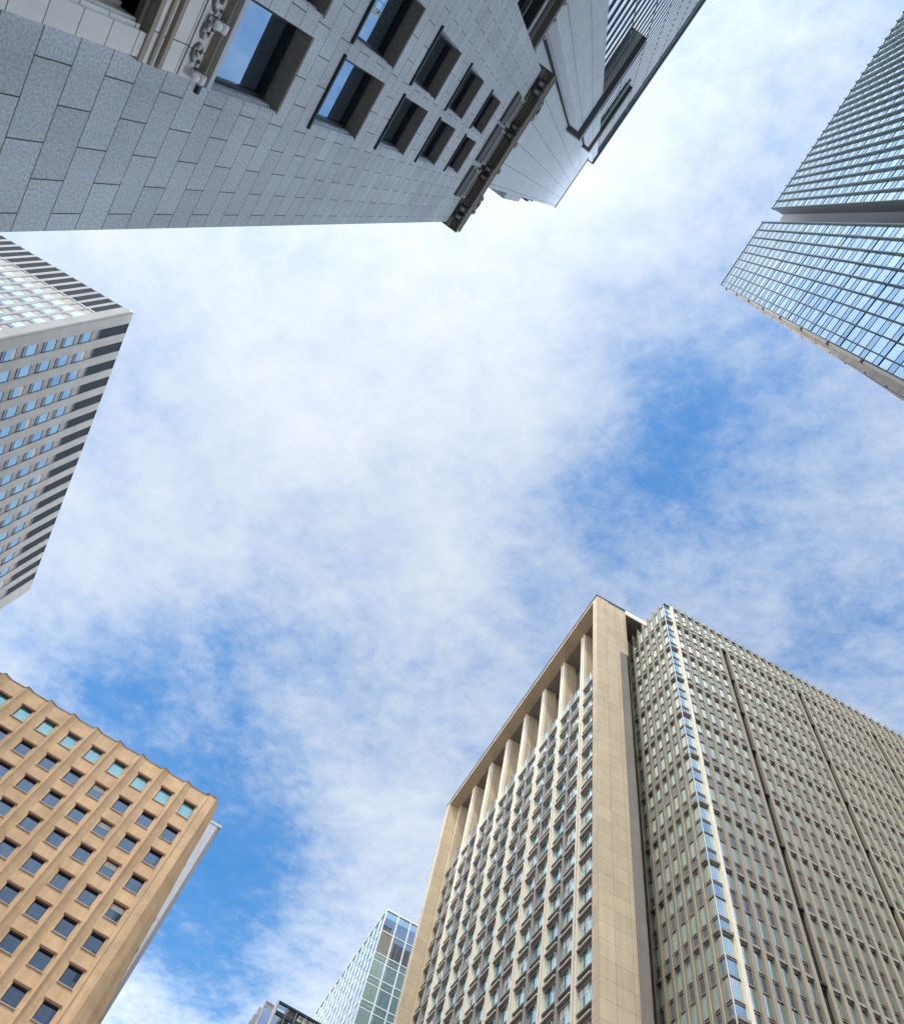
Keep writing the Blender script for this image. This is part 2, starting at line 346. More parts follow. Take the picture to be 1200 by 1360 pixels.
WORLD_OF = {}
def attach(o, parent, mat):
    """Parent o while leaving it standing at mat in the world."""
    WORLD_OF[o] = mat.copy()
    o.parent = parent
    o.matrix_parent_inverse = Matrix.Identity(4)
    o.matrix_basis = (WORLD_OF[parent].inverted() @ mat) if parent else mat

def thing(name, fr, label, cat, group=None):
    o = bpy.data.objects.new(name, None); C.objects.link(o)
    o.empty_display_size = 2; o.matrix_basis = fr.mat; WORLD_OF[o] = fr.mat.copy()
    o['label'] = label; o['category'] = cat
    if group: o['group'] = group
    return o

def repeats(th, fr, name, items, draw, child_name=None, cap=100, margin_ok=True):
    """items: (s, z, kind). draw(MB main, MB child, s, z, kind). The nearest in view become parts of their own, the rest one part."""
    rank = []
    for it in items:
        dist, ins = seen(fr.img(it[0], 0, it[1]))
        rank.append((0 if ins else 1, dist, it))
    rank.sort(key=lambda r: (r[0], r[1]))
    own = [r[2] for r in rank[:cap] if r[0] == 0]; rest = [r[2] for r in rank if r[2] not in own] if len(rank) < 400 else [r[2] for r in rank[len(own):]]
    cache = {}
    for (s, z, kind) in own:
        if kind not in cache:
            a, b = MB(fr, True), MB(fr, True); draw(a, b, 0.0, 0.0, kind)
            cache[kind] = (a.mesh(name), b.mesh(child_name) if b.v else None)
        ma, mb = cache[kind]
        o = bpy.data.objects.new(name, ma); C.objects.link(o)
        attach(o, th, fr.mat @ Matrix.Translation((fr.sg * fr.k * s, 0, fr.k * z + EYE)))
        if mb:
            c = bpy.data.objects.new(child_name, mb); C.objects.link(c); attach(c, o, WORLD_OF[o])
    if rest:
        a = MB(fr)
        for (s, z, kind) in rest: draw(a, a, s, z, kind)
        a.build(name, th, stuff=len(own) >= cap)

def wall_with_holes(mb, m, s0, s1, d0, d1, z0, z1, holes):
    zs = sorted({z0, z1} | {h[2] for h in holes} | {h[3] for h in holes}); zs = [z for z in zs if z0 <= z <= z1]
    for a, b in zip(zs, zs[1:]):
        mid = (a + b) / 2
        cuts = sorted((h[0], h[1]) for h in holes if h[2] < mid < h[3])
        x = s0
        for c0, c1 in cuts:
            if c0 > x: mb.box(m, x, c0, d0, d1, a, b)
            x = max(x, c1)
        if x < s1: mb.box(m, x, s1, d0, d1, a, b)
G0 = -1.7    # below street level in every frame (clamped to the ground)

# ------------------------------------------------------------------ ground
def ground():
    def sheet(name, m, x0, y0, x1, y1, z0, z1):
        fr = Frame((0.0001, .0001), (1, 0)); fr.mat = Matrix.Identity(4)
        mb = MB(fr, True); mb.fr.sg = 1
        i = 0; mb.v = [(x0, y0, z0), (x1, y0, z0), (x1, y1, z0), (x0, y1, z0), (x0, y0, z1), (x1, y0, z1), (x1, y1, z1), (x0, y1, z1)]
        mb.f = [(0, 3, 2, 1), (4, 5, 6, 7), (0, 1, 5, 4), (1, 2, 6, 5), (2, 3, 7, 6), (3, 0, 4, 7)]; mb.mi = [mb.slot(m)] * 6
        o = bpy.data.objects.new(name, mb.mesh(name)); C.objects.link(o); o['kind'] = 'structure'; return o
    sheet('ground', 'paving', -1500, -1500, 1500, 1500, -1.0, -.004)
    r = sheet('road', 'asphalt', -300, -7, 300, 7, -.5, .004)
    r.location = (-12, 30, 0); r.rotation_euler = (0, 0, math.radians(29))
    p = sheet('pavement', 'paving', -60, -4, 60, 4, -.5, .13)
    p.location = (2, 10, 0); p.rotation_euler = (0, 0, math.radians(29))
ground()

# ------------------------------------------------------------------ granite building (top left, close by)
def granite_building():
    fr = Frame((-5.862086, .128901), (.56352605, -.82609829))
    th = thing('granite_building', fr, 'dark blue-grey granite block with deep square windows and a bronze cornice, close overhead', 'building')
    W = 6.35; TOP = 32.6
    rows = [(9.6, 12.05), (13.45, 16.05), (17.58, 20.12), (21.58, 24.1), (25.8, 28.25)]
    cols = [(1.91, 3.08), (3.36, 4.53)]
    holes = [(c[0], c[1], r[0], r[1]) for r in rows for c in cols]
    door = (2.28, 4.16, 2.2, 7.9)
    wb = MB(fr)
    wall_with_holes(wb, 'granite', 0, W, -.6, 0, G0, TOP, holes + [door])
    wb.box('granite', .02, W - .02, -26, -.6, G0, TOP)
    wall = wb.build('wall', th)
    for r in rows:
        for c in cols:
            a = MB(fr); s0, s1 = c; z0, z1 = r
            a.box('rough_granite_shaded', s0 + .002, s1 - .002, -.27, -.012, z1 - .035, z1 + .0)        # lintel underside, its shade put into a browner, darker stone colour
            a.box('granite', s0, s0 + .03, -.30, -.02, z0 + .02, z1 - .04); a.box('granite', s0 + .03, s0 + .055, -.30, -.14, z0 + .02, z1 - .04)
            a.box('pale_metal', s0 - .05, s1 + .05, -.30, .035, z0 - .03, z0 + .012)              # sill
            a.box('dark_frame', s0 - .05, s1 + .05, -.05, .05, z0 - .09, z0 - .03)
            fz = .05
            for b in ((s0 + .055, s1, z1 - fz - .05, z1 - .037), (s0 + .055, s1, z0 + .014, z0 + fz), (s0 + .056, s0 + .056 + fz, z0 + fz, z1 - fz - .05), (s1 - fz, s1 - .001, z0 + fz, z1 - fz - .05)):
                a.box('dark_frame', b[0], b[1], -.36, -.28, b[2], b[3])
            w = a.build('window', th)
            g = MB(fr); g.box('glass_blue', s0 + .05, s1 - .001, -.40, -.345, z0 + .014, z1 - .04); g.build('pane', w)
            b = MB(fr); b.box('void', s0, s1, -.62, -.585, z0, z1); b.build('backing', w)
    # attic panels in relief under the cornice
    for (s0, s1) in ((1.16, 2.36), (2.56, 3.98), (4.08, 5.2)):
        a = MB(fr)
        a.box('bronze', s0, s1, -.02, .11, 29.9, 30.62); a.box('pale_metal', s0 + .04, s1 - .04, -.02, .12, 30.62, 30.68)
        a.box('bronze', s0, s1 - .03, -.02, .15, 30.68, 31.35); a.box('dark_frame', s0 + .05, s1 - .12, -.02, .06, 31.35, 31.5)
        a.box('bronze', s0 + .1, s1 + .02, -.02, .12, 31.5, 31.9); a.box('dark_frame', s0 + .06, s1 - .06, .10, .115, 30.05, 30.5)
        for s in (s0 + .06, s1 - .08): a.ball('pale_metal', s, .15, 30.62, .065); a.ball('pale_metal', s, .17, 31.2, .055)
        a.build('attic_panel', th)
    c = MB(fr)
    c.profile('bronze', [(-.02, 32.02), (.05, 32.04), (.08, 32.2), (.14, 32.36), (.46, 32.40), (.5, 32.5), (.5, 32.66), (.56, 32.72), (.56, 32.9), (.3, 33.0), (.3, 33.3), (-.4, 33.3), (-.4, 32.02)], -.10, W + .12)
    c.box('bronze', -.16, -.10, -.4, .5, 32.34, 32.6); c.box('bronze', W + .12, W + .18, -.4, .5, 32.34, 32.6)
    cor = c.build('cornice', th)
    t = MB(fr)
    s = .05
    while s < W:
        if not any(abs(s - b) < .12 for b in (.42, .75, 2.17, 2.51, 3.93, 4.27, 5.68, 5.99)):
            t.box('brown_stone', s, s + .05, .14, .24, 32.26, 32.37)
        s += .11
    t.build('dentils', cor)
    for s in (.42, .75, 2.17, 2.51, 3.93, 4.27, 5.68, 5.99):
        b = MB(fr); b.box('dark_frame', s - .13, s + .13, .08, .45, 32.1, 32.39); b.box('bronze', s - .1, s + .1, .12, .43, 32.05, 32.1); b.box('pale_metal', s - .05, s + .05, .2, .36, 32.03, 32.05)
        b.ball('bronze', s, .44, 32.2, .08); b.build('bracket', cor)
    for s in (.85, 1.45, 2.66, 3.8, 4.97, 5.55):
        b = MB(fr); b.ball('bronze', s, .50, 33.02, .15); b.ball('pale_metal', s, .60, 32.9, .085); b.build('finial', cor)
    for s0, s1 in ((.85, 1.45), (4.97, 5.55)):
        b = MB(fr); n = 14
        b.tube('bronze', [(s0 + (s1 - s0) * i / n, .52, 33.0 + .5 * math.sin(math.pi * i / n)) for i in range(n + 1)], .065)
        b.build('scroll_arch', cor)
    # white stone surround of the big ground-floor window
    e = MB(fr)
    e.box('white_stone', 2.06, 2.3, -.02, .13, G0, 7.98); e.box('white_stone', 4.16, 4.4, -.02, .13, G0, 7.98)
    e.box('white_stone', 2.3, 2.34, -.1, .07, G0, 7.93); e.box('pale_metal', 2.34, 2.37, -.2, .03, G0, 7.9); e.box('bronze', 4.13, 4.16, -.3, .09, G0, 7.9)
    for j, (z0, z1, d1, m) in enumerate(((7.98, 8.06, .15, 'brown_stone'), (8.06, 8.17, .13, 'white_stone'), (8.17, 8.22, .16, 'brown_stone'), (8.22, 8.30, .14, 'white_stone'), (8.30, 8.37, .18, 'brown_stone'), (8.37, 8.76, .13, 'white_stone'), (8.76, 8.78, .12, 'dark_frame'), (8.78, 9.14, .14, 'white_stone'), (9.14, 9.18, .23, 'brown_stone'), (9.18, 9.27, .29, 'pale_metal'))):
        e.box(m, 2.03, 4.43, -.02, d1, z0, z1)
    e.box('bronze', 2.31, 4.15, -.30, .06, 7.9, 7.975)
    sur = e.build('window_surround', th)
    w = MB(fr)
    for q in ((2.33, 2.42), (3.17, 3.27), (4.04, 4.13)): w.box('bronze', q[0], q[1], -.34, -.2, 2.2, 7.9)
    for z in (7.78, 6.9, 5.3, 3.8, 2.25): w.box('bronze', 2.33, 4.13, -.33, -.21, z, z + .1)
    for j in range(4): w.box('pale_metal', 2.35, 2.42 + .02 * j, -.2 - .001 * j, -.17 + .015 * (3 - j), 2.2 + .01 * j, 7.85 - .05 * j)
    w.box('void', 2.28, 4.16, -.62, -.59, 2.2, 7.9)
    win = w.build('window', th); g = MB(fr); g.box('glass_smoke', 2.33, 4.13, -.30, -.27, 2.2, 7.8); g.build('pane', win)
    o = MB(fr)
    for q in range(4):                                           # running scroll: S-curves with leaf buds
        c0 = 2.2 + .57 * q
        for sd in (1, -1):
            pts = [(c0 + .25 + sd * (.02 + .014 * t) * math.cos(t * .75) + .11 * sd, .155 + .012 * math.sin(t), 8.95 + (.02 + .014 * t) * math.sin(t * .75)) for t in range(10)]
            o.tube('bronze', pts, .017, 6)
            for t in range(3): o.ball('white_stone', c0 + .25 + sd * (.06 + .09 * t), .165, 8.93 + .06 * math.sin(3 * t + q), .032, 1.3, .8, .8, 8, 5); o.ball('bronze', c0 + .22 + sd * (.1 + .08 * t), .16, 9.02 - .05 * math.cos(2 * t + q), .022, 1, 1, 1, 8, 5)
    for s in (2.1, 2.68, 3.25, 3.82, 4.36):
        o.box('white_stone', s - .045, s + .045, .13, .27, 8.98, 9.14); o.tube('white_stone', [(s - .05, .27, 9.02), (s + .05, .27, 9.02)], .045, 10)
        o.ball('white_stone', s, .26, 8.92, .05, 1, .8, 1.3); o.ball('bronze', s - .055, .24, 9.08, .03); o.ball('bronze', s + .055, .24, 9.08, .03)
    o.build('carved_frieze', sur)
    # set-back wing to the right of it
    wg = MB(fr)
    h = [(6.9, 11.8, 26.8, 30.9), (6.9, 11.8, 20.5, 25.0)]
    wall_with_holes(wg, 'granite', W, 17, -1.5, -1.0, G0, 32.4, h); wg.box('granite', W, 17, -14, -1.5, G0, 32.4)
    wing = wg.build('wing', th)
    for q in h:
        w = MB(fr); w.box('void', q[0], q[1], -1.52, -1.49, q[2], q[3])
        for s in (q[0] + .02, 8.1, 9.4, 10.6, q[1] - .18): w.box('bronze', s, s + .14, -1.4, -1.15, q[2], q[3])
        w.box('bronze', q[0], q[1], -1.38, -1.2, q[3] - .9, q[3] - .76); w.box('white_stone', q[0] - .1, q[1] + .1, -1.3, -.9, q[2] - .12, q[2])
        w.box('pale_metal', q[0] - .05, q[1], -1.02, -.95, q[3], q[3] + .08)
        x = w.build('window', wing); g = MB(fr); g.box('glass_smoke', q[0], q[1], -1.45, -1.42, q[2], q[3]); g.build('pane', wing if False else x)
    k = MB(fr); k.profile('bronze', [(-1.02, 31.6), (-.9, 31.65), (-.85, 31.95), (-.62, 32.0), (-.6, 32.3), (-1.2, 32.45)], W + .02, 17)
    s = 6.7
    while s < 17: k.ball('pale_metal', s, -.6, 32.4, .1); s += .62
    k.build('wing_cornice', wing)
granite_building()

# ------------------------------------------------------------------ stone-clad tower behind it
def stone_tower():
    fr = Frame((-5.862086, .128901), (.56352605, -.82609829)).shifted(3.41)
    th = thing('stone_tower', fr, 'tall blue-grey panelled tower with stepped copings rising behind the granite block', 'tower')
    a = MB(fr)
    a.prism('tower_stone', [(-2.5, -2.43), (9.0, -2.43), (9.0, -60), (-2.5, -60)], G0, 152); a.build('wall', th)  # depth extended out of view to darken reflections in the tan building
    b = MB(fr); b.box('coping', -2.6, 7.6, -60, -2.3, 152, 153.2); b.build('coping', th)
    s = MB(fr); s.box('tower_stone', -3.1, -2.5, -4.2, -2.6, 70, 84); s.box('coping', -2.9, -2.5, -3.6, -2.7, 93, 96); s.box('coping', -2.75, -2.5, -3.6, -2.7, 100, 102); s.build('side_ledge', th)
    b2 = MB(fr); b2.box('tower_stone', 5.25, 9.0, -2.43, -1.33, G0, 81.5); b2.box('void', 5.08, 5.25, -2.428, -2.34, G0, 81.5); bay = b2.build('stone_bay', th)  # thin dark box stands for the shadow line beside the bay
    c2 = MB(fr); c2.box('coping', 4.75, 14.7, -2.40, -.78, 81.5, 83.6); c2.build('coping', bay)
    c2 = MB(fr); c2.box('pale_panel', 9.002, 14.6, -1.74, -1.3, 81.0, 81.49); c2.build('fascia', bay)
    b3 = MB(fr); b3.box('tower_stone', 6.7, 9.25, -2.42, -1.55, 83.65, 116); b3.box('void', 6.55, 6.7, -2.428, -2.2, 83.65, 116); bay3 = b3.build('stone_bay', th)  # dark strip again painted in for the shadow beside the bay
    c3 = MB(fr); c3.box('coping', 6.3, 15.6, -2.40, -1.12, 116, 118.4); c3.box('steel', 9.252, 15.5, -2.38, -1.6, 111, 115.98); c3.build('coping', bay3)
    f = MB(fr); f.box('louvre', 9.0, 44, -40, -1.75, G0, 156); f.box('tower_stone', 7.4, 9.0, -4, -1.62, 118.5, 156)
    f.build('curtain_wall', th)
    t4 = MB(fr); t4.box('coping', 7.25, 44, -40, -1.25, 156, 158.6); t4.box('glass_sky', 7.6, 44, -1.9, -1.5, 152.4, 155.98); t4.build('parapet', th)
    items = []
    z = 3.0
    while z < 151: items.append((9.03, z, 0)); z += 3.2
    def band(m, c, s, z, kind):
        c.box('glass_white', s, s + 34.9, -1.75, -1.70, z + .2, z + 1.75)
        m.box('slat', s, s + 34.9, -1.75, -1.69, z + 1.76, z + 1.9)
        for j in range(9): m.box('slat', s + 4.0 * j, s + 4.0 * j + .07, -1.75, -1.66, z + .2, z + 1.76)
    repeats(th, fr, 'window_band', items, band, 'pane')
stone_tower()

# ------------------------------------------------------------------ grey office tower (left)
def grey_office():
    k = 1.08
    fr = Frame((-81.199068, 2.523115), (.87494613, .48422026), k)
    f2 = Frame((-63.348633, 12.402057), (-.50252021, .86456546), k)
    th = thing('office_tower', fr, 'pale grey ribbed office tower with square blue windows and dark louvres along its roof', 'tower')
    L1 = 20.40; T = 100.1
    core = MB(fr); core.box('a_pan', -16, L1 - 3.5, -48, -.6, G0, 99.85); core.box('a_pan', -16, L1 - .2, -.6, -.08, G0, 99.9); core.build('core', th)
    def win(m, c, s, z, kind):
        w, h, D = kind[0], kind[1], kind[3]
        m.box('dark_frame', s, s + w, D, D + .07, z, z + .09); m.box('dark_frame', s, s + w, D, D + .07, z + h - .09, z + h)
        m.box('dark_frame', s, s + .07, D, D + .07, z + .09, z + h - .09); m.box('dark_frame', s + w - .07, s + w, D, D + .07, z + .09, z + h - .09)
        m.box('dark_frame', s + .07, s + w - .07, D, D + .06, z + .55, z + .61)
        c.box('glass_smoke', s + .07, s + w - .07, D, D + .04, z + .09, z + .55); c.pane(kind[2], s + .07, s + w - .07, D, D + .045, z + .61, z + h - .09, .006)
        if kind[4] == 5: c.box('shelf', s + .07, s + w - .07, D + .02, D + .052, z + h - .7, z + h - .09)
    def louv(m, c, s, z, kind):
        w, D = kind
        m.box('louvre', s, s + w, D + .001, D + .03, z, z + 6.75)
        n = 5
        for i in range(n): m.box('louvre_slat', s + (i + .5) * w / n, s + (i + .5) * w / n + .03, D + .03, D + .05, z + .2, z + 6.75)
        m.box('slat', s, s + w, D + .001, D + .1, z, z + .2)
    # narrow face
    a = MB(fr); it = []; lo = []
    for i in range(24):
        e = 18.88 - 1.42 * i
        lo.append((e - .95, 93.2, (.95, -.08)))
        a.box('a_rib', e, e + (.47 if i else 1.3), -.08, 0, G0, T)
        for j in range(24): it.append((e - .95, 88.7 - 3.6 * j, (.95, 2.4, 'glass_white', -.08, j % 3)))
    a.box('a_rib', 20.185, L1, -.08, -.04, G0, T)
    a.build('ribbed_wall', th)
    repeats(th, fr, 'louvre', lo, louv)
    repeats(th, fr, 'window', it, win, 'pane')
    # wide face
    b = MB(f2); it = []; lo = []
    b.box('a_pan', .70, 53.61, -3.5, -.14, G0, 99.9)
    b.box('a_rib', .0, .18, -.14, -.08, G0, T); b.box('a_rib', .18, 1.75, -.14, 0, G0, T)
    for i in range(17):
        s = 1.75 + 2.97 * i
        lo.append((s, 93.2, (1.6, -.14)))
        b.box('a_rib', s + 1.6, s + 2.97 if i < 16 else 53.61, -.14, 0, G0, T)
        for j in range(24): it.append((s, 89.3 - 3.54 * j, (1.6, 2.4, 'glass_azure', -.14, (i * 5 + j * 3) % 7)))
    b.box('coping', .0, 53.61, -.5, -.015, T - .12, T + .05)
    b.build('ribbed_wall', th)
    repeats(th, f2, 'louvre', lo, louv)
    repeats(th, f2, 'window', it, win, 'pane')
grey_office()

# ------------------------------------------------------------------ tan building (lower left)
def tan_building():
    k = 1.25
    u = (.860704, .509106)
    fr = Frame((-59.798464, 45.612895), u, k)
    th = thing('tiled_building', fr, 'tan tiled office building with scalloped ribs and rows of square windows', 'building')
    T = 60.0; D = -.36
    p0 = .40; pitch = 2.84
    ribs = [p0 + pitch * i for i in range(-5, 10)]
    core = MB(fr); core.box('tan', -18, 26.9, -22, D - .5, G0, T - .3); core.build('core', th)
    rows = [56.3] + [52.95 - 3.15 * j for j in range(16)]
    w = MB(fr); j_ = MB(fr); items = []
    for i, s in enumerate(ribs):
        last = i == len(ribs) - 1
        # scalloped rib: steep left flank, long right flank
        if not last:
            w.prism('tan', [(s - .34, D), (s - .12, D + .24), (s - .02, 0), (s + .05, -.01), (s + .30, D + .18), (s + .72, D), (s + .72, D - .5), (s - .34, D - .5)], G0, T)
        else:
            w.prism('tan', [(s - .34, D), (s - .12, D + .24), (s - .02, 0), (s + .05, -.01), (s + .30, D + .22), (s + .30, D - .5), (s - .34, D - .5)], G0, T)
        j_.box('joint', s - .022, s + .022, -.02, .03, G0, T + .02)
        if last: break
        a, b = s + .72, s + pitch - .34
        w0, w1 = a + .20, a + .20 + 1.37
        w.box('tan', a, w0, D - .5, D, G0, T); w.box('tan', w1, b, D - .5, D, G0, T)
        prev = T
        for z in rows:
            h = 1.72 if z > 56 else 1.58
            w.box('tan', w0, w1, D - .5, D, z + h, prev); prev = z
            items.append((w0, z, (1.37, h, (i * 3 + int(z)) % 5)))
        w.box('tan', w0, w1, D - .5, D, G0, prev)
    w.build('wall', th); j_.build('joint_strip', th)
    def win(m, c, s, z, kind):
        ww, h = kind[:2]
        m.box('tan_trim', s + .003, s + ww - .003, D - .34, D + .001, z + h - .012, z + h + .05); m.box('tan_trim', s - .10, s + ww + .10, D + .001, D + .09, z + h - .012, z + h + .14)
        m.box('tan', s - .14, s + ww + .14, D + .001, D + .13, z + h + .14, z + h + .22)
        m.box('tan_trim', s - .06, s + ww + .06, D - .3, D + .06, z - .13, z - .02); m.box('shelf', s - .03, s + ww + .03, D - .3, D + .04, z - .02, z + .03)
        m.box('dark_frame', s, s + .05, D - .34, D - .2, z + .03, z + h); m.box('dark_frame', s + ww - .05, s + ww, D - .34, D - .2, z + .03, z + h)
        m.box('dark_frame', s + .05, s + ww - .05, D - .34, D - .2, z + h - .06, z + h)
        c.pane('glass_top_teal' if h > 1.6 else 'glass_night', s + .05, s + ww - .05, D - .36, D - .27, z + .03, z + h - .06, .006)
        if kind[2] == 2 and h < 1.6 and random.random() < .6: c.box('shelf', s + .06, s + ww - .06, D - .27, D - .255, z + h - .55, z + h - .06)
    repeats(th, fr, 'window', items, win, 'pane')
    # parapet capping that follows the scallops, in short swags
    c = MB(fr)
    for i, s in enumerate(ribs[:-1]):
        c.box('tan_trim', s + .72, s + pitch - .34, D - .5, D + .04, T, T + .1)
        c.prism('tan_trim', [(s - .36, D - .5), (s - .36, D + .03), (s - .13, D + .28), (s, .05), (s + .31, D + .22), (s + .72, D + .03), (s + .72, D - .5)], T, T + .14)
    c.build('parapet_cap', th)
    # corner pier whose side flares out as it comes down
    e = MB(fr); s = ribs[-1]
    e.prism('tan', [(s + .05, -.012), (s + .30, -.012), (26.82, -.03), (26.82, -.5), (s + .3, -.5), (s + .05, -.3)], G0, T)
    sil = [(60.0, 27.42), (59.3, 27.5), (57.2, 27.63), (54.2, 27.71), (48.3, 28.03), (43.4, 28.25), (39.3, 28.53), (35.9, 28.71), (0, 30.4)]
    e.loft('tan', [(z, [(26.60, -.10), (26.82, -.035), (27.05 + (q - 27.05) * .45, -.6), (q, -2.0), (26.6, -2.2)]) for z, q in reversed(sil)])
    e.box('tan_trim', s - .3, 26.86, -.6, .03, T, T + .14)
    e.build('corner_pier', th)
    q = MB(fr)
    for z in rows[:-2]:
        sw = 27.45 + (58 - z) * .053; q.box('tan_trim', sw - .02, sw + .08, -2.3, -1.9, z - .35, z + .1)
    q.build('side_sills', th)
tan_building()

def pale_building():
    k = 1.25; H = 82.0 / 60
    fr = Frame((-59.798464 * H, 45.612895 * H), (.860704, .509106), k)
    th = thing('office_building', fr, 'pale grey panelled building showing as a thin strip behind the tan tiled building', 'building')
    T = 57.05 * H
    def S(s): return (s - 28.28) * H + 28.28 + 28.28 * (H - 1)     # same sight line, farther plane
    a = MB(fr); a.box('pale_panel', S(10), S(28.48), -20, 0, G0, T)
    a.prism('grey_wall', [(S(28.48), 0), (S(28.86), -.35), (S(28.86), -20), (S(28.48), -20)], G0, T); a.build('wall', th)  # chamfer's shade put into a darker grey
    b = MB(fr); b.box('shelf', S(10), S(28.9), -20, .1, T, T + .35); b.build('parapet', th)
    r = MB(fr); r.tube('slat', [(S(28.75), -1, T + .3), (S(28.75), -1, T + 2.0)], .04); r.ball('slat', S(28.75), -1, T + 2.0, .09); r.build('lightning_rod', th)
pale_building()

# ------------------------------------------------------------------ beige slab-framed tower (bottom centre)
def beige_tower():
    k = 1.136
    fr = Frame((-19.626993, 101.842359), (.46377233, -.88595442), k)
    th = thing('stone_frame_tower', fr, 'beige stone tower with an open colonnade under its roof and shelves on every window', 'tower')
    T = 110.0; SB = -1.85
    a = MB(fr)
    a.box('beige', 50.2, 51.36, -3.75, 0, G0, 96.5); a.box('grey_stone', 50.2, 51.33, -4.95, -3.75, G0, 96.5); a.box('beige', 50.2, 51.36, -5.2, 0, 96.5, 109.4); a.build('slab_wall', th)
    a = MB(fr); a.box('beige', -1.3, 0, -6.6, 0, G0, 109.4); a.box('beige', 0, 1.0, -5.2, SB - .02, G0, 109.4); a.build('slab_wall', th)
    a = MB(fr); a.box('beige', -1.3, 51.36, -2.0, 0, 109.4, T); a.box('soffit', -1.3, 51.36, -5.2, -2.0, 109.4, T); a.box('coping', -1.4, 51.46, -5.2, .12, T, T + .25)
    a.box('soffit', 30, 51.3, -18, -5.21, 108.8, T - .01); a.box('cream', 51.3, 51.42, -18, -5.2, 108.9, T + .2)
    a.build('roof', th)
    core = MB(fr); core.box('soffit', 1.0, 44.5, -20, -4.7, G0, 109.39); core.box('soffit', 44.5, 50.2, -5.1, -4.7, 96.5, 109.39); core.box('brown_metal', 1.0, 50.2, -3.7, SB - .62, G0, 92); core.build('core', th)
    piers = [-.5 + 6.3 * i for i in range(1, 8)]
    P = MB(fr)
    for i, s in enumerate(piers):
        m = MB(fr)
        m.box('cream', s, s + .3, SB - .5, SB, G0, 109.38); m.box('cream', s + .62, s + .95, SB - .5, SB, G0, 109.38)
        m.box('beige', s, s + .95, -4.05, SB - .5, G0, 109.38)
        z = 93.2
        while z > 20: m.box('brown_metal', s + .3, s + .62, SB - .45, SB - .12, z - .2, z + .12); z -= 3.49
        m.build('pier', th)
    edges = [.0 + 1.0] + sum([[s, s + .95] for s in piers], []) + [50.2]
    items = []; posts = []
    for b in range(8):
        e0, e1 = edges[2 * b], edges[2 * b + 1]
        mid = (e0 + e1) / 2
        posts.append((mid - .28, 0, 0))
        for f in range(21):
            z = 93.2 - 3.49 * f
            v = (b + f * 2) % 4; items.append((e0, z, (round(mid - .28 - e0, 3), f == 0, v))); items.append((mid + .28, z, (round(e1 - mid - .28, 3), f == 0, (v + 1) % 4)))
    def post(m, c, s, z, kind): m.box('brown_metal', s, s + .56, SB - .8, SB - .06, G0, 97.0)
    pm = MB(fr)
    for s, z, q in posts:
        m = MB(fr); post(m, m, s, 0, 0); m.build('mullion_post', th)
    def win(m, c, s, z, kind):
        w, top, v = kind
        g = SB - .36
        m.box('shelf', s, s + w, SB - .02, SB + .12, z, z + .13)                 # pale shelf edge
        m.box('brown_metal', s, s + w, SB - .6, SB - .02, z - .05, z + .10)        # shelf
        m.box('soffit', s + .003, s + w - .003, SB - .6, SB - .22, z - .30, z - .05)  # head
        m.box('brown_metal', s, s + w, SB - .6, SB - .06, z - 2.62, z - 2.46)     # sill rail
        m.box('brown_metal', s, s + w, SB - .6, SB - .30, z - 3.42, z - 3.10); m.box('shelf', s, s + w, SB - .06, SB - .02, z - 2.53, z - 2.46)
        c.pane('glass_green' if v != 2 else 'glass_pale_teal', s, s + w, g - .1, g, z - 2.46, z - .30, .008)
        if v == 1: c.box('white_metal', s + .1, s + w * .58, g + .001, g + .03, z - 1.1, z - .31)
        m.box('white_metal', s + w * .62, s + w * .62 + .07, g, g + .09, z - 2.46, z - .30); m.box('dark_frame', s + w * .3, s + w * .3 + .05, g, g + .06, z - 2.46, z - .30)
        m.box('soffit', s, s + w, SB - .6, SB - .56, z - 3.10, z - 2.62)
        if top:
            c.box('glass_sky', s + .02, s + w - .02, SB - .5, SB - .42, z + .15, z + 3.1); m.box('white_metal', s, s + w, SB - .55, SB - .38, z + 3.1, z + 3.2)
            m.box('white_metal', s + w * .5, s + w * .5 + .08, SB - .46, SB - .36, z + .10, z + 3.1)
    repeats(th, fr, 'window', items, win, 'pane')
beige_tower()

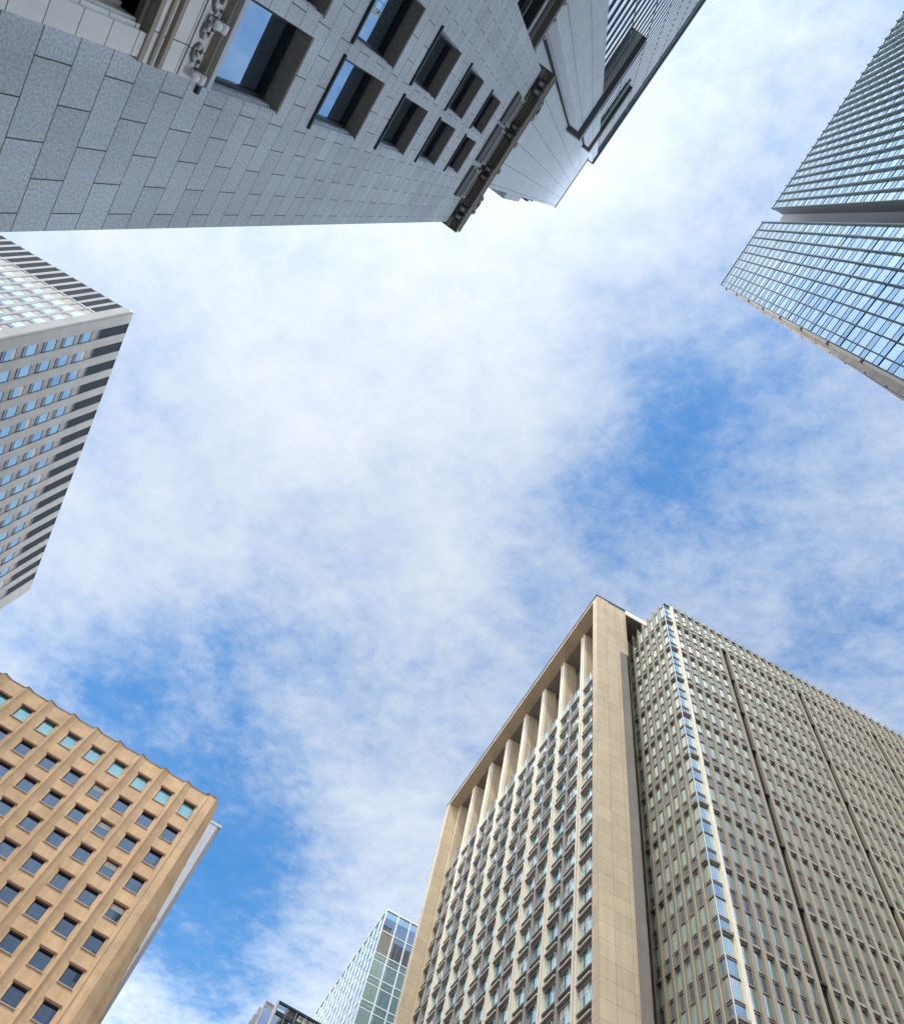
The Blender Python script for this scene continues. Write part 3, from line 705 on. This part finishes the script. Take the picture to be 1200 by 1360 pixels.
# ------------------------------------------------------------------ finned glass tower (bottom right)
def finned_tower():
    k = 1.136
    f3 = Frame((14.154583, 55.499819), (-.49628478, .86815979), k)
    f4 = Frame((14.154583, 55.499819), (.88542287, .46478634), k)
    th = thing('finned_tower', f4, 'office tower of close vertical taupe fins with a glazed corner, joined to the beige tower', 'tower')
    T = 106.8; FL = 3.78; Z0 = 48.99; D = 0.0
    core = MB(f4); core.box('void', .62, 58, -14, D - .16, G0, T - .3); core.build('core', th)
    n_f = 25
    def floor_levels():
        z = Z0 - FL * 8; out = []
        i = -8
        while z < 103: out.append((z, i)); z += FL; i += 1
        return out
    LV = floor_levels()
    def cell(m, c, s, z, kind):
        w, ledge, v0, v1 = kind[:4]
        # z is the top of the vision glass; the spandrel lies above it
        c.pane(v0, s, s + w, D - .1, D, z - 2.0, z, .008); c.box(v1, s, s + w, D - .1, D - .004, z + .001, z + FL - 2.0)
        m.box('brown_metal', s, s + w, D, D + .10, z - .06, z + .06); m.box('brown_metal', s, s + w, D, D + .07, z + FL - 2.06, z + FL - 1.99)
        m.box('brown_metal', s, s + w, D, D + .07, z + FL - 2.28, z + FL - 2.2)
        m.box('brown_metal', s, s + .035, D - .02, D + .05, z - 2.0, z + FL - 2.0)
        if ledge: m.box('brown_metal', s, s + w, D, D + .30, z + .06, z + .34)
    # wide face
    fins = [1.27 + 1.294 * i for i in range(34)]
    slots = [i for i, s in enumerate(fins) if i % 10 == 6 and i]
    items = []; dark = MB(f4); rows = [0.0]
    fin_items = []
    for i, s in enumerate(fins):
        fin_items.append((s - .2, G0, (i == 0,)))
    def fin(m, c, s, z, kind):
        m.box('cream' if kind[0] else 'fin', s, s + .40, -.05, .38, z, 107.2); m.box('fin', s + .08, s + .32, .1, .36, 107.2, 107.9)  # first fin gets a paler colour for the sun on it
    for f in fin_items:
        m = MB(f4); fin(m, m, f[0], G0, f[2]); m.build('fin', th)
    for z, i in LV: items.append((.03, z, (1.03, i % 2 == 0, 'glass_cyan', 'glass_cyan_dark')))
    for a, b in zip(fins, fins[1:]):
        s0, s1 = a + .2, b - .2
        if fins.index(a) in slots:
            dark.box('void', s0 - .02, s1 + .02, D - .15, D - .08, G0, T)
            for z, i in LV:
                if i % 2 == 0: dark.box('louvre', s0, s1, D - .1, D + .3, z + .06, z + .34)
                dark.box('steel', s0, s1, D - .1, D - .02, z - .05, z + .05)
            continue
        for z, i in LV: items.append((s0, z, (round(s1 - s0, 3), i % 2 == 0, 'glass_sky' if fins.index(a) < 15 else 'glass_green', 'glass_smoke', (fins.index(a) + i) % 3)))
    dark.build('dark_slot', th)
    repeats(th, f4, 'window', items, cell, 'pane')
    top = MB(f4); top.box('glass_sky', .03, 46, D - .1, D, 103.4, 106.5); top.box('brown_metal', 0, 46, D - .12, D + .06, 106.5, T); top.box('brown_metal', 0, 46, D, D + .06, 104.9, 105.0); top.box('steel', 0.05, 46, D - .3, D + .16, T + .4, T + .55); top.build('parapet', th)
    # face turned to the beige tower
    items = []
    for z, i in LV: items.append((.03, z, (.72, i % 2 == 0, 'glass_cyan', 'glass_cyan_dark')))
    fins3 = [.95 + 1.33 * i for i in range(8)]
    for i, s in enumerate(fins3):
        m = MB(f3); m.box('fin', s - .2, s + .2, -.05, .38, G0, 107.2); m.box('cream', s - .2, s - .15, .38, .40, G0, 107.2); m.box('fin', s - .12, s + .12, .1, .36, 107.2, 107.9); m.build('fin', th)  # cream strip painted as the sunlit edge of the fin
    for a, b in zip(fins3, fins3[1:]):
        for z, i in LV: items.append((a + .2, z, (.93, i % 2 == 0, 'glass_green', 'glass_smoke')))
    core3 = MB(f3); core3.box('void', .62, 10.6, -8, D - .16, G0, T - .4); core3.box('brown_metal', 10.6, 12.4, -8, -.2, 95.5, T - 4); core3.build('core', th)
    repeats(th, f3, 'window', items, cell, 'pane')
    top = MB(f3); top.box('glass_sky', .03, 10, D - .1, D, 103.4, 106.5); top.box('brown_metal', 0, 10, D - .12, D + .06, 106.5, T); top.build('parapet', th)
    c = MB(f4); c.box('white_metal', -.04, .04, -.04, .04, G0, T + .1); c.build('corner_mullion', th)
finned_tower()

# ------------------------------------------------------------------ reflective glass tower (right)
def glass_tower():
    fr = Frame((52.363116, -34.231592), (-.4777551, .87849306))
    th = thing('glass_tower', fr, 'pale cyan glass curtain-wall tower with a deep vertical slot and a concrete flank', 'tower')
    T = 170.4; R0, R1, E1 = 36.9, 39.82, 53.58
    a = MB(fr); a.box('steel', -25, R0, -28, -.06, G0, T - .2); a.box('steel', R1, E1, -28, -.06, G0, T - .2); a.box('grey_wall', R0, R1, -28, -2.2, G0, T - 2); a.box('coping', R0 - .02, R0 + .02, -2.2, -.08, G0, T - .4)
    a.build('core', th)
    items = []
    lines = [R0 - 1.55 * i for i in range(39)]
    cells = [(b, a) for a, b in zip(lines, lines[1:])] + [(R1 + 1.6 * i, min(E1, R1 + 1.6 * (i + 1))) for i in range(9)]
    lev = 178.15
    fins = MB(fr)
    for i, (a0, b0) in enumerate(cells):
        for f in range(1, 40):
            z = 165.9 - 3.95 * f + 0.95
            if z < 1: break
            items.append((a0 + .07, z, (round(b0 - a0 - .09, 3), f % 3 == 2, random.randrange(6))))
        items.append((a0 + .07, 166.85, (round(b0 - a0 - .09, 3), False, 0)))
    def pane(m, c, s, z, kind):
        w, heavy = kind[:2]
        c.pane('glass_cyan', s, s + w, -.055, 0, z + 1.55, z + 3.90, .008); c.pane('glass_cyan_dark', s, s + w, -.055, -.006, z, z + 1.5, .006)
        m.box('steel', s, s + w, -.05, .03, z + 1.5, z + 1.55)
        if heavy: m.box('steel', s - .08, s + w + .03, -.05, .07, z - .09, z)
        else: m.box('steel', s, s + w, -.05, .04, z - .05, z)
    repeats(th, fr, 'window', items, pane, 'pane')
    for x in sorted(lines + [R1 + 1.6 * i for i in range(9)] + [E1]):
        m = MB(fr); m.box('steel', x - .04, x + .04, -.05, .40, G0, T + .45); m.build('fin', th)
    t = MB(fr); t.box('steel', -25, R0 + .1, -.5, .12, T - .2, T); t.box('steel', R1, E1 + .1, -.5, .12, T - .2, T)
    t.build('parapet', th)
    f = MB(fr)
    o = 39.82
    f.slab('concrete', [(E1 + .06, 168), (o + 13.95, 168), (o + 14.12, 163), (o + 14.5, 127), (o + 14.76, 104), (o + 14.92, 79), (o + 15.2, 67), (o + 16.6, G0 + .5), (E1 + .06, G0 + .5)], -14, -.35)
    fl = f.build('concrete_flank', th)
    b = MB(fr)
    z = 163.0
    while z > 20:
        b.box('shelf', E1 + .06, E1 + .22 + (165 - z) * .0016, -.35, -.16, z - 11.0, z); b.box('dark_frame', E1 + .06, E1 + .42, -.35, -.05, z, z + .5)
        z -= 11.85
    b.build('ledge', fl)
    h = MB(fr)
    for i in range(22):
        z = 150 - 6.0 * i; s = E1 + .45 + (155 - z) * .006 + .1 * (i % 3)
        h.box('void', s, s + .12, -.36, -.34, z, z + .5)
    h.build('vent_holes', fl)
glass_tower()

# ------------------------------------------------------------------ small towers far down the street (bottom)
def blue_tower():
    k = .75
    f1 = Frame((-68.67, 227.05), (24.09, -47.7), k); f2 = Frame((-44.58, 179.35), (.8887, .4585), k)
    th = thing('blue_glass_tower', f2, 'slim blue glass tower with white mullions half hidden behind the beige tower', 'tower')
    T = 149.6; L1 = 53.44
    core = MB(f2); core.box('steel', 1.2, 24, -24, -.32, G0, T - .3); core.build('core', th)
    c1 = MB(f1); c1.box('steel', 0, L1 - .6, -6, -.3, G0, T - .3); c1.build('core', th)
    items = []
    def cell(m, c, s, z, kind):
        w, style = kind
        if style == 'top':
            c.box('glass_sky', s, s + w, -.3, -.2, z + 4.2, z + 6.2); c.box('glass_smoke', s, s + w, -.3, -.2, z, z + 4.2)
        elif style == 'dark': c.box('glass_smoke', s, s + w, -.3, -.2, z, z + 6.4)
        else:
            c.box('glass_pale_teal', s, s + w, -.3, -.2, z, z + 4.4); c.box('glass_pale_teal', s, s + w, -.3, -.21, z + 4.4, z + 6.4)
            m.box('white_metal', s, s + w, -.25, -.1, z + 4.3, z + 4.5); m.box('slat', s, s + w, -.25, -.15, z + 5.0, z + 5.1)
        m.box('white_metal', s, s + w, -.3, -.02, z - .14, z + .1)
        m.box('slat', s + w * .5, s + w * .5 + .1, -.3, -.16, z, z + 6.4)
    zs = [143.2 - 6.45 * i for i in range(14)]
    for j in range(6):
        for i, z in enumerate(zs): items.append((3.75 * j + .15, z, (3.45, 'top' if i == 0 else 'dark' if i in (1,) else 'plain')))
    repeats(th, f2, 'window', items, cell, 'pane')
    m = MB(f2)
    for j in range(7): m.box('white_metal', 3.75 * j - .15, 3.75 * j + .15, -.3, .08, G0, T)
    m.box('white_metal', -.15, 23, -.4, .12, T - .1, T + .35); m.build('mullion', th)
    items = []
    def scal(m, c, s, z, kind):
        c.slab('glass_cyan', [(s + .15, z + .1), (s + 3.85, z + .1), (s + 3.85, z + 3.05), (s + .15, z + 3.05)], -.28, -.1)
        c.slab('glass_sky', [(s + .15, z + 3.25), (s + 3.85, z + 3.25), (s + 3.85, z + 6.4), (s + .15, z + 6.4)], -.28, -.1)
        m.box('white_metal', s - .12, s + .12, -.3, .12, z, z + 6.45); m.box('white_metal', s + .12, s + 4, -.3, .02, z - .1, z + .1); m.box('slat', s + .12, s + 4, -.3, -.05, z + 3.06, z + 3.24)
    for j in range(13):
        for i in range(14): items.append((4.11 * j, T - .2 - 6.45 * (i + 1), 0))
    repeats(th, f1, 'window', items, scal, 'pane')
    e = MB(f1); e.box('white_metal', 0, L1, -.4, .2, T - .1, T + .3); e.build('parapet', th)
blue_tower()

def stepped_block():
    k = .75
    fr = Frame((-64.34, 179.79), (.872, .489), k)
    th = thing('stepped_block', fr, 'low grey office block with stepped piers, its roof just showing beside the blue glass tower', 'building')
    T = 120.0
    c = MB(fr); c.box('grey_wall', .0, 12, -24, -.4, G0, T - .4); c.build('core', th)
    p = MB(fr); p.box('pale_panel', -.68, .1, -5, 0, G0, T); p.build('pier', th)
    p = MB(fr); p.box('grey_wall', -2.87, -.68, -6, -.5, G0, T - 1.7); p.box('slat', -2.87, -.68, -6.2, -.4, T - 1.7, T - 1.3); p.box('glass_smoke', -2.8, -.75, -.5, -.42, G0, T - 3.0); p.build('side_bay', th)
    for i, (s, w, t) in enumerate(((-3.35, .48, T - 1.9), (-3.87, .52, T - 3.6), (-4.41, .54, T - 5.6), (-4.80, .39, T - 7.4), (-5.3, .5, T - 9.4))):
        q = MB(fr); q.box('pale_panel' if i == 0 else 'grey_wall', s, s + w, -6, 0, G0, t); q.build('pier', th)
    m = MB(fr)
    for j in range(5): m.box('slat', .1 + 2.55 * j, .25 + 2.55 * j, -.4, .05, G0, T)
    m.box('louvre', .1, 12, -.5, .1, T - .5, T); m.box('glass_smoke', .1, 12, -.4, -.2, T - 1.7, T - .5); m.box('glass_sky', .1, 12, -.4, -.15, T - 2.3, T - 1.7); m.box('louvre', .1, 12, -.4, 0, T - 3.2, T - 2.3); m.box('glass_smoke', .1, 12, -.4, -.25, G0, T - 3.2)
    m.build('window_wall', th)
stepped_block()
